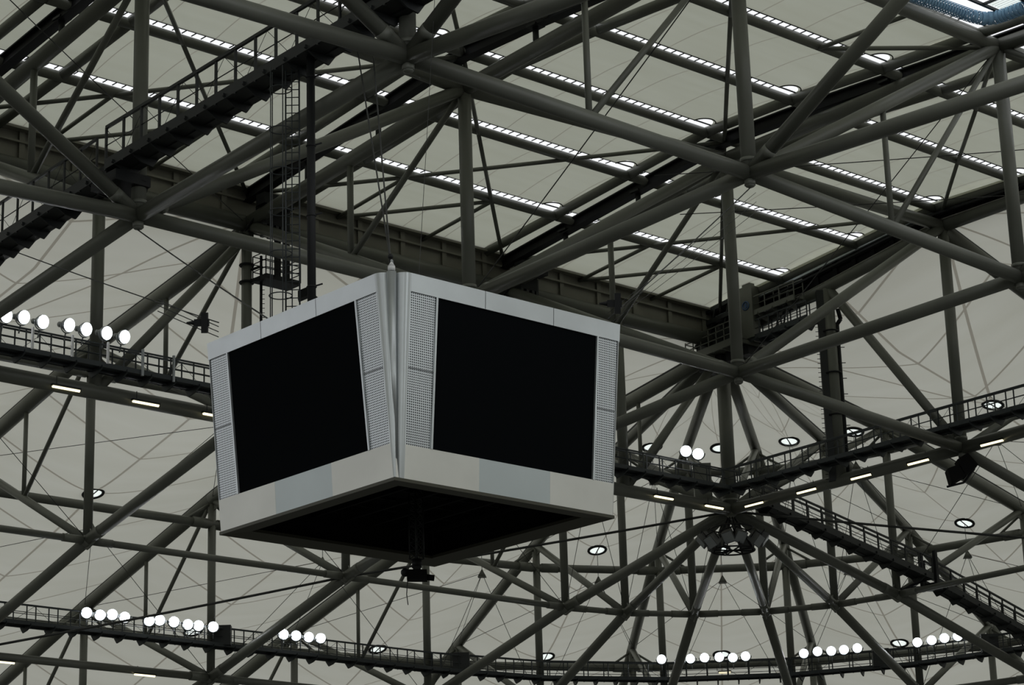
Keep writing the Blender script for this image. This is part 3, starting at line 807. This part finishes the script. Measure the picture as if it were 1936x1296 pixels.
# under frame and dark inside
mb = MB()
hb = half(0)
for sd in ('R', 'L', 'F', 'E'):
    a, b = face_pt(sd, -hb-.01, -.06, .012), face_pt(sd, hb+.01, -.06, .012)
    c = face_pt(sd, hb-.72, .02, -.74); d = face_pt(sd, -hb+.72, .02, -.74)
    k = len(mb.v); mb.v += [a, b, c, d, a+UP*.10, b+UP*.10, c+UP*.1, d+UP*.1]
    mb.f += [(k, k+1, k+2, k+3), (k+4, k+5, k+6, k+7), (k, k+1, k+5, k+4), (k+2, k+3, k+7, k+6)]; mb.sm += [False]*4
mb.build('bottom_frame', m_under, cube, label='olive underside frame')
mb = MB()
mb.box(CB+UP*1.6, ex*(hb-.25), ey*(hb-.25), UP*.05)
for sd in ('R', 'L', 'F', 'E'):
    a, b = face_pt(sd, -hb+.3, .9, -.30), face_pt(sd, hb-.3, .9, -.30); mb.bar(a, b, .06, 1.5)
mb.build('inner_lining', m_black, cube)
mb = MB(); mb.box(CB+UP*(H-.25), ex*4.5, ey*4.5, UP*.1)
mb.build('roof_deck', m_steel_dark, cube)
mb = MB()
for q in range(-3, 4):
    mb.bar(CB+Vector((q*1.2, -hb+.4, .9)), CB+Vector((q*1.2, hb-.4, .9)), .10, .14)
    mb.bar(CB+Vector((-hb+.4, q*1.2, 1.1)), CB+Vector((hb-.4, q*1.2, 1.1)), .08, .12)
mb.build('inner_grid', m_black, cube)
# dome camera on the near top corner
pc = CB+Vector((-4.50, -4.50, H+.02))
t = thing('dome_camera', 'small white dome camera on the near top corner of the scoreboard', 'camera', pc)
mb = MB().tube(pc+UP*.03, pc+UP*.18, .115, 18); mb.tube(pc+UP*.18, pc+UP*.33, .115, 18, .02); mb.build('shade', m_white, t)
MB().ball(pc+UP*.0, .09, 16, 10).build('dome', m_black, t)
mb = MB().tube(pc+Vector((.05, .05, .4)), pc+Vector((.5, .5, .2)), .04, 8); mb.build('arm', m_housing, t)
# lattice mast with remote camera under the scoreboard
t = thing('lattice_mast', 'thin lattice mast hanging out of the open underside of the scoreboard', 'mast', P(0, 0, 1.05))
mb = MB(); top, bot = P(0, 0, 1.07), P(0, 0, .928)
cs = [Vector((a, b, 0))*.16 for a, b in ((-1, -1), (1, -1), (1, 1), (-1, 1))]
for c in cs: mb.tube(top+c, bot+c, .022, 6)
n = 9
for k in range(n):
    for q in range(4):
        a, b = lerp(top, bot, k/n), lerp(top, bot, (k+1)/n); mb.tube(a+cs[q], b+cs[(q+1) % 4], .014, 5); mb.tube(b+cs[q], b+cs[(q+1) % 4], .012, 5)
mb.build('lattice', m_steel_dark, t)
mb = MB().tube(P(0, 0, .928), P(0, 0, .912), .16, 12); mb.build('clamp', m_rail, t)
t = thing('remote_camera', 'black remote controlled camera hanging below the scoreboard', 'camera', P(0, 0, .90))
c0 = P(0, 0, .897)
mb = MB().box(c0, (rt*.32), Vector((-rt.y, rt.x, 0))*.18, UP*.17); mb.tube(c0+rt*.3+UP*-.05, c0+rt*.55+UP*-.08, .10, 12); mb.build('body', m_black, t)
mb = MB().tube(c0+UP*.1, c0+UP*.42, .10, 10); mb.box(c0+UP*.22, rt*.12, rt.cross(UP)*.22, UP*.05); mb.build('pan_head', m_rail, t)
mb = MB().ball(c0-rt*.38+UP*.10, .14, 10, 8); mb.build('counterweight', m_rail, t)
mb = MB().path([c0-rt*.3-UP*.1, c0-rt*.34-UP*.6, c0-rt*.3-UP*.95], .015, 5); mb.build('dangling_cord', m_rail, t)

# hoist cables, service pole and caged ladder above the scoreboard
def wire(nm, lbl, a, b, r=.03, cat='cable'):
    r = r*.75 if r < .05 else r
    mb = MB(); N = 10; L = (b-a).length
    pts = [lerp(a, b, k/N)-UP*(L*.003*4*(k/N)*(1-k/N)) for k in range(N+1)]
    mb.path(pts, r, 6); o = mb.build(nm, m_cable, base=a); return tag(o, lbl, cat)
hp = CB+Vector((-4.25, -4.15, H+.55))
wire('hoist_cable', 'left of the two hoist cables meeting at the near corner of the scoreboard', P(0, .17, 2.05), hp, .035)
wire('hoist_cable', 'right of the two hoist cables meeting at the near corner of the scoreboard', P(0, .12, 2.06), hp, .035)
wire('hoist_cable', 'thin vertical cable behind the hoist cables, right of them', P(.10, .0, 2.4), CB+Vector((-3.2, -4.2, H)), .012)
t = thing('hoist_hook', 'dark hook and turnbuckle above the dome camera', 'hook', hp)
mb = MB().tube(hp+UP*.1, hp-UP*.55, .05, 8); mb.ball(hp+UP*.12, .09, 8, 6); mb.torus(hp-UP*.25, ex, .10, .03, 12, 6); mb.build('turnbuckle', m_rail, t)
pa, pb = P(-.05, .262, 2.03), P(-.05, .262, 1.375)
t = thing('service_pole', 'thick black pole from the upper left catwalk down to the scoreboard', 'pole', pb)
MB().tube(pb, pa, .15, 16).build('pole', m_rail, t)
for k in range(4):
    z = pb+UP*(2.6+k*2.6); mb = MB(); mb.tube(z, z+rt*.38+UP*.12, .03, 6); mb.ball(z, .19, 10, 6, (1, 1, .35))
    mb.build('spur_bracket', m_rail, t)
t = thing('caged_ladder', 'caged ladder beside the black pole, reaching down to the scoreboard top', 'ladder', P(-.05, .31, 1.39))
la, lb = P(-.055, .315, 2.02), P(-.055, .315, 1.385)
side = rt*.24; side.z = 0
off = -rt*.05
for s_ in (-1, 1): MB().tube(la+side*s_+off, lb+side*s_+off, .03, 8).build('stringer', m_cat, t)
n = 36; rg = None
for k in range(n):
    p = lerp(la, lb, (k+.5)/n)+off
    if rg is None: rg = MB().tube(p-side, p+side, .018, 6).build('rung', m_cat, t); p0 = p
    else: c = rg.copy(); COL.objects.link(c); c.parent = t; c.location = p-p0
mb = MB(); tc_ = -Vector((fw.x, fw.y, 0)).normalized()*.1-rt*.46; tc_.z = 0
for k in range(7):
    p = lerp(la, lb, (k+.5)/7)+tc_; mb.torus(p, UP, .40, .022, 20, 5)
for q in range(5):
    an = 2*PI*q/5+.5; v = Vector((math.cos(an), math.sin(an), 0))*.40; mb.tube(la+tc_+v, lb+tc_+v, .02, 6)
mb.build('safety_cage', m_cat, t)

# stabilising ropes with clamps at the scoreboard corners
tl_ = CB+Vector((-4.6, 4.5, H+.1)); tr_ = CB+Vector((4.5, -4.6, H+.1))
wire('stay_rope', 'stay rope from the truss node at the upper left down to the scoreboard', B(0, 1)-UP*.6, CB+Vector((-4.5, 1.6, H)), .035)
wire('stay_rope', 'upper rope of the bundle running from the left catwalk to the scoreboard corner', P(-.38, .87, 1.70), tl_+UP*.6, .03)
for k in range(3): wire('stay_rope', '%s of three short parallel ropes at the left scoreboard corner' % ['lowest', 'middle', 'top'][k], P(-.36, .35, 1.44+.012*k), tl_+UP*(.1+.18*k), .022)
wire('stay_rope', 'stay rope from the big truss node down to the right scoreboard corner', B(1, 0)-UP*.6, tr_+UP*.1, .03)
for k in range(3): wire('stay_rope', '%s of three ropes fanning up right from the clamp above the scoreboard' % ['lowest', 'middle', 'top'][k], P(.62, -.36, 1.66+.02*k), tr_+UP*(-.1+.2*k), .012)
for nm, p in (('black rope clamp at the left top corner of the scoreboard', P(-.31, .27, 1.405)), ('black rope clamp at the right top corner of the scoreboard', P(.27, -.29, 1.412))):
    t = thing('rope_clamp', nm, 'clamp', p)
    mb = MB().box(p, rt*.24, fw*.12, up*.12); mb.box(p+rt*.1, rt*.10, fw*.16, up*.34); mb.tube(p-rt*.5, p-rt*.1, .03, 8, .12); mb.build('clamp_block', m_rail, t)
# cross cables of the roof
wire('brace_cable', 'long thin brace cable crossing the upper middle diagonally', B(1, 1), T(1, 0), .035)
wire('brace_cable', 'thin brace cable crossing the upper left corner diagonally', T(1, 2), P(-.4, .91, 2.3), .03)
wire('brace_cable', 'thin brace cable from the central node to the roof at the right', B(2, 1), T(2, 0), .03)
wire('brace_cable', 'upper brace cable across the right sliding roof panel', P(1.62, .92, 2.36), P(2.62, .0, 2.42), .03)
wire('brace_cable', 'lower brace cable across the right sliding roof panel', P(1.9, 1.1, 2.36), P(2.9, .25, 2.42), .03)
hub = B(3, 2)
gl = LP(3, RN[1], RB[1])
def tie(lbl, a, b):
    o = wire('tie_rod', lbl, a, b, .075, 'tie rod')
tie('dark tie rod rising from below the scoreboard to the foot of the big column', gl, hub-UP*.1)
tie('dark tie rod crossing the far floodlights at the lower left', LP(2, RN[2], RB[2]), gl)
tie('dark tie rod from the foot of the big column to the right edge', hub-UP*.1, LP(10, RN[1], RB[1]))
for p, l_ in ((gl+Vector((1.2, .1, .15)), 'left'), (hub-Vector((1.6, .5, .25)), 'right')):
    pass

# ------------------------------------------------------------------ loudspeakers
hc = P(3, 2, 1.715)
t = thing('loudspeaker_ring', 'ring-shaped frame holding loudspeakers under the big column', 'speaker frame', hc)
mb = MB(); 
for z, R in ((-.95, 1.25), (.35, 1.2)): mb.torus(hc+UP*z, UP, R, .05, 28, 6)
for q in range(8):
    an = 2*PI*q/8+.3; v = Vector((math.cos(an), math.sin(an), 0)); mb.tube(hc+v*1.25-UP*.95, hc+UP*1.3, .045, 8); mb.tube(hc-UP*.95, hc+v*1.25-UP*.95, .045, 8)
mb.build('frame', m_rail, t)
t.children[0].name = 'frame'
sp0 = None
toc = -Vector((fw.x, fw.y, 0)).normalized()
sn_ = ['outer left', 'inner left', 'middle left', 'middle right', 'inner right', 'outer right', 'rear left', 'rear right']
angs = [-80, -47, -16, 17, 48, 82, 145, -145]
a0_ = math.atan2(toc.y, toc.x)
for n, a in enumerate(angs):
    an = a0_+math.radians(a); v = Vector((math.cos(an), math.sin(an), 0)); p = hc+v*(1.62 if abs(a) > 40 else 1.0)-UP*(.30 if abs(a) > 60 else .52 if abs(a) > 40 else .25)
    lb_ = sn_[n]+' loudspeaker box of the ring under the big column'
    if sp0 is None:
        sp0 = thing('loudspeaker', lb_, 'loudspeaker', p, 'loudspeakers in the ring under the big column'); sp0['_b'] = (0, 0, 0)
        k = MB(); X, Y, Z = ex, ey, UP
        pts = [(-.35, -.30, .42), (.42, -.42, .42), (.42, -.42, -.42), (-.35, -.30, -.42)]
        k.v = [Vector((-.32, -.22, -.28)), Vector((-.32, .22, -.28)), Vector((-.32, .22, .28)), Vector((-.32, -.22, .28)), Vector((.32, -.34, -.36)), Vector((.32, .34, -.36)), Vector((.32, .34, .36)), Vector((.32, -.34, .36))]
        k.f = [(0, 1, 2, 3), (4, 5, 6, 7), (0, 1, 5, 4), (1, 2, 6, 5), (2, 3, 7, 6), (3, 0, 4, 7)]; k.sm = [False]*6
        k.build('cabinet', m_box, sp0)
        MB().box(Vector((.335, 0, 0)), ex*.015, ey*.30, UP*.32).build('grille', m_housing, sp0)
        mb = MB().bar(Vector((-.05, -.37, .40)), Vector((-.05, .37, .40)), .06, .06); mb.bar(Vector((-.05, .37, .40)), Vector((-.05, .37, -.1)), .06, .04, ex); mb.bar(Vector((-.05, -.37, .40)), Vector((-.05, -.37, -.1)), .06, .04, ex); mb.build('yoke', m_rail, sp0)
        sp0.rotation_euler = (.25, .62, an)
    else: copy_thing(sp0, p, lb_, (.25 if a < 0 else -.25, .62, an))
# wedge loudspeaker at the right
p = P(2.98, 1.0, 1.725)
t = thing('wedge_loudspeaker', 'dark loudspeaker cluster hanging under the right edge chord', 'loudspeaker', p)
q = rt.copy(); q.z = 0; q.normalize(); f_ = Vector((fw.x, fw.y, 0)).normalized()
for nm, o_, sx_, sz_, tilt in (('lower_cabinet', -q*.30-UP*.15, .42, .40, .35), ('upper_cabinet', q*.35+UP*.35, .45, .48, .55)):
    xx = (q*math.cos(tilt)+UP*math.sin(tilt)); zz = (UP*math.cos(tilt)-q*math.sin(tilt))
    k = MB(); c = p+o_
    k.v = [c-xx*sx_-zz*sz_-f_*.45, c+xx*sx_-zz*sz_*.7-f_*.45, c+xx*sx_*.8+zz*sz_-f_*.45, c-xx*sx_*.7+zz*sz_-f_*.45]
    k.v += [v+f_*.9 for v in k.v]
    k.f = [(0, 1, 2, 3), (4, 5, 6, 7), (0, 1, 5, 4), (1, 2, 6, 5), (2, 3, 7, 6), (3, 0, 4, 7)]; k.sm = [False]*6
    k.build(nm, m_black, t)
mb = MB().path([p-q*.75-UP*.75, p+q*.15-UP*.55, p+q*.75+UP*.15, p+q*.85+UP*.5], .06, 8); mb.tube(p+q*.3+UP*.6, B(3, 1), .04, 6); mb.tube(p-q*.2, B(3, 1), .03, 6); mb.build('yoke', m_rail, t)

# ------------------------------------------------------------------ corner machinery of the sliding roof
pc_ = P(2.93, 2.03, 2.335)
t = thing('machine_platform', 'grey machinery platform with railings hanging at the sliding roof corner', 'platform', pc_)
A_, Bp = P(2.95, 2.06, 2.330), P(2.95, 1.80, 2.345)
mb = MB().bar(A_, Bp, 2.3, .18); mb.bar(A_-ex*1.15-UP*.1, Bp-ex*1.15-UP*.1, .12, .42)
for k in range(4): p = lerp(A_, Bp, k/3)-UP*.25; mb.bar(p-ex*1.2, p+ex*1.3, .14, .2)
mb.build('deck', m_steel, t)
mb = MB()
for h in (.4, .8, 1.15): mb.bar(A_-ex*1.15+UP*h, Bp-ex*1.15+UP*h, .05, .05); mb.bar(A_-ex*1.15+UP*h, A_+ex*1.1+UP*h, .05, .05)
for k in range(8): p = lerp(A_, Bp, k/7)-ex*1.15; mb.bar(p, p+UP*1.15, .05, .05, ex)
mb.build('railing', m_steel, t)
c = P(2.985, 1.795, 2.345)
mb = MB().box(c+UP*1.5-ex*.9, ex*.30, ey*.50, UP*1.55); mb.box(c+UP*3.15-ex*.9, ex*.2, ey*.30, UP*.15); mb.build('cabinet', m_steel, t, label='tall grey cabinet with a round blue emblem')
ce = c+UP*1.9-ex*1.215
mb = MB().torus(ce, ex, .24, .045, 20, 6); mb.poly([ce+ey*.09+UP*.15, ce+ey*.12-UP*.10, ce-UP*.16, ce-ey*.12-UP*.10, ce-ey*.09+UP*.15], ex, .03); mb.build('emblem', m_emblem, t)
mb = MB()
for k in range(7):
    p = lerp(A_, Bp, k/7+.03)+UP*.1-ex*.1
    mb.bar(p, p+UP*(1.6+.25*(k % 3)), .22, .16, ex)
    mb.tube(p+UP*1.0-ex*.2, p+UP*1.0+ex*.8, .22, 12)
mb.bar(A_+UP*1.9-ex*.3, Bp+UP*2.0-ex*.3, .3, .25); mb.bar(A_+UP*2.6-ex*.2, Bp+UP*2.9-ex*.2, .25, .25); mb.bar(A_+UP*.7, Bp+UP*.8, .5, .5)
for k in range(5): p = lerp(A_, Bp, k/4); mb.bar(p+UP*.7-ex*.3, lerp(A_, Bp, min(1, k/4+.15))+UP*2.6-ex*.3, .12, .12, ex)
mb.build('drive_gear', m_steel_dark, t)
mb = MB()
for k in range(4): p = lerp(A_, Bp, (k+.5)/4)+ex*.4-UP*.5; mb.box(p, ex*.7, ey*.35, UP*.3); mb.bar(p, p+Vector((.9, 0, -.4)), .1, .1)
mb.build('under_frame', m_rail, t)
# walkway onwards to the ladder column
w0, w1 = P(2.955, 1.79, 2.340), P(2.955, 1.53, 2.352)
catwalk('access_walkway', 'dark access walkway between the machinery platform and the ladder column', [w0, w1], 1.1, 1.25, .3, .7, 1.2, mesh_wires=False)
catwalk('access_walkway', 'grey upper walkway beside the dark guide rails at the roof corner', [P(2.945, 1.78, 2.425), P(2.945, 1.58, 2.435)], .8, 1.2, .3, 1.0, 1.2, mesh_wires=False, matr=m_steel)
t = thing('access_ladder', 'leaning ladder between the two walkways at the roof corner', 'ladder', P(2.95, 1.64, 2.35))
a, b = P(2.94, 1.67, 2.345), P(2.935, 1.635, 2.47)
mb = MB()
for s_ in (-.28, .28): mb.tube(a+ey*s_, b+ey*s_, .05, 8)
for k in range(9): p = lerp(a, b, (k+.5)/9); mb.tube(p-ey*.28, p+ey*.28, .025, 6)
mb.build('stringers_and_rungs', m_steel_dark, t)
# ladder on the column below the right edge
pl = P(3, 1.5, 1.80); pt_ = P(3, 1.5, 2.45)
t = thing('ladder_column', 'dark cable-clad column with a ladder beside it, right of the roof corner', 'column', pl)
mb = MB().bar(pl-q*.42, pt_-q*.42, .34, .5, q); mb.build('cable_tray', m_steel_dark, t)
mb = MB().tube(pl+q*.40, pt_+q*.40-UP*2.0, .12, 10); mb.path([pt_+q*.40-UP*2.0, pt_+q*.62-UP*1.7, pt_+q*.5-UP*1.1], .12, 10); mb.build('pipe', m_rail, t)
mb = MB()
for k in range(34): p = lerp(pl, pt_-UP*2, (k+.5)/34)-q*.62; mb.tube(p, p-q*.22, .02, 5)
for k in range(10): p = lerp(pl, pt_-UP*2, (k+.5)/10)+q*.45; mb.tube(p, p+q*.28, .025, 5)
for k in range(4): mb.torus(lerp(pl, pt_, .12+k*.22), UP, .44, .05, 18, 6)
mb.build('rungs', m_rail, t)
# maintenance platform on the second column
pm = P(1.075, 1.955, 2.215)
t = thing('maintenance_platform', 'small black caged maintenance platform hanging left of the ladder', 'platform', pm)
mb = MB().box(pm, ex*1.05, ey*.55, UP*.12); mb.bar(pm-ex*1.0, P(1, 2, 2.21), .14, .18); mb.bar(pm-ex*1.0+UP*.6, P(1, 2, 2.245), .1, .1); mb.build('deck', m_rail, t)
mb = MB()
for h in (.45, .85, 1.25):
    for s_ in (-1, 1): mb.tube(pm+ey*.55*s_-ex*1.05+UP*h, pm+ey*.55*s_+ex*1.05+UP*h, .025, 6); mb.tube(pm+ex*1.05*s_-ey*.55+UP*h, pm+ex*1.05*s_+ey*.55+UP*h, .025, 6)
for a in range(5):
    for s_ in (-1, 1): p = pm+ex*(-1.05+a*.525)+ey*.55*s_; mb.tube(p, p+UP*1.25, .03, 6)
mb.build('railing', m_rail, t)
mb = MB()
for o_ in (.05, .60): mb.bar(pm+ex*o_, pm+ex*o_+UP*3.9, .24, .24, ex)
for k in range(14): mb.tube(pm+ex*.05+UP*(.3+k*.27), pm+ex*.6+UP*(.3+k*.27), .03, 5)
mb.build('hanger_mast', m_rail, t)
mb = MB(); cc = P(1, 2, 2.21)
for z in (0, .9): mb.torus(cc+UP*z, UP, .33, .06, 20, 6)
mb.tube(P(1.03, 1.97, 2.29), P(1.03, 1.97, 1.85), .07, 8)
for k in range(24): p = P(1.03, 1.97, 2.2-.014*k); mb.tube(p, p+q*.18, .018, 5)
mb.build('clamps_and_step_rail', m_rail, t)
# gearbox hanging right of the maintenance platform
p = P(1.16, 1.93, 2.19); t = thing('rope_winch', 'black rope winch beside the maintenance platform', 'winch', p)
mb = MB().box(p, (q+UP*.4).normalized()*.38, f_*.25, UP*.22); mb.tube(p+q*.3, p+q*.55-UP*.5, .16, 10); mb.tube(p+q*.3, P(1.3, 1.8, 2.06), .03, 6); mb.tube(p+q*.3-UP*.2, P(1.3, 1.8, 2.04), .03, 6); mb.build('winch_body', m_rail, t)

# grey cabinet on the column foot with a curved mark
p = P(2.90, 2.03, 1.885); t = thing('column_cabinet', 'grey control cabinet at the foot of the big column behind the railing', 'cabinet', p)
MB().box(p, q*.50, f_*.35, UP*1.1).build('body', m_steel, t)
mb = MB().path([p-q*.25-f_*.37+UP*(-.05), p-q*.05-f_*.37-UP*.12, p+q*.15-f_*.37+UP*.02], .03, 6); mb.build('curved_mark', m_rail, t)
# far catwalk cabinets
for k, (l_, fr_, nm) in enumerate([(1, .98, 'left of the big column'), (3, .0, 'under the scoreboard left half'), (4, .2, 'below the scoreboard right half'), (7, .75, 'right of the big column'), (8, .7, 'above the lower right corner')]):
    p = lerp(P(*LF[l_](1.58), 1.51), P(*LF[l_+1](1.58), 1.51), fr_)
    o = MB().box(p, q*.55, f_*.3, UP*.60).build('equipment_cabinet', m_steel_dark, base=p); tag(o, 'dark equipment cabinet on the far catwalk, '+nm, 'cabinet')
# red pilot lamp
o = MB().ball(LP(5, 1.2, 1.72), .055, 8, 6).build('pilot_lamp', m_red, base=LP(5, 1.2, 1.72)); tag(o, 'tiny red pilot lamp left of the big column', 'lamp')

# ------------------------------------------------------------------ blue duct and louvred rooflight at the upper right corner
t = thing('rooflight_louvre', 'white louvred rooflight at the upper right corner', 'rooflight', P(1.85, -.2, 2.555))
for k in range(20): MB().bar(P(1.80+k*.011, -.30, 2.552), P(1.80+k*.011, -.125, 2.552), .13, .03).build('louvre_blade', m_pane, t)
mb = MB().bar(P(1.69, -.118, 2.548), P(2.03, -.118, 2.548), .12, .12); mb.bar(P(1.69, -.205, 2.546), P(2.03, -.205, 2.546), .25, .06)
for i_ in (1.70, 1.79, 2.02): mb.bar(P(i_, -.118, 2.548), P(i_, -.30, 2.548), .10, .10)
mb.build('frame', m_steel_dark, t)
mb = MB(); pts = [P(1.52, -.058, 2.530), P(1.70, -.074, 2.530), P(1.79, -.080, 2.530), P(1.825, -.088, 2.530), P(1.845, -.108, 2.530), P(1.852, -.14, 2.530), P(1.855, -.20, 2.530)]
for a, b in zip(pts, pts[1:]):
    n = max(2, int((b-a).length/.17))
    for k in range(n):
        p0, p1 = lerp(a, b, k/n), lerp(a, b, (k+.6)/n); p2 = lerp(a, b, (k+1)/n); mb.tube(p0, p1, .30, 14, cap=False); mb.tube(p1, p2, .27, 14, cap=False)
o = mb.build('corrugated_duct', m_blue, base=pts[0]); tag(o, 'blue corrugated duct on the roof at the upper right corner', 'duct')
for o in bpy.data.objects:
    if '_b' in o.keys(): del o['_b']
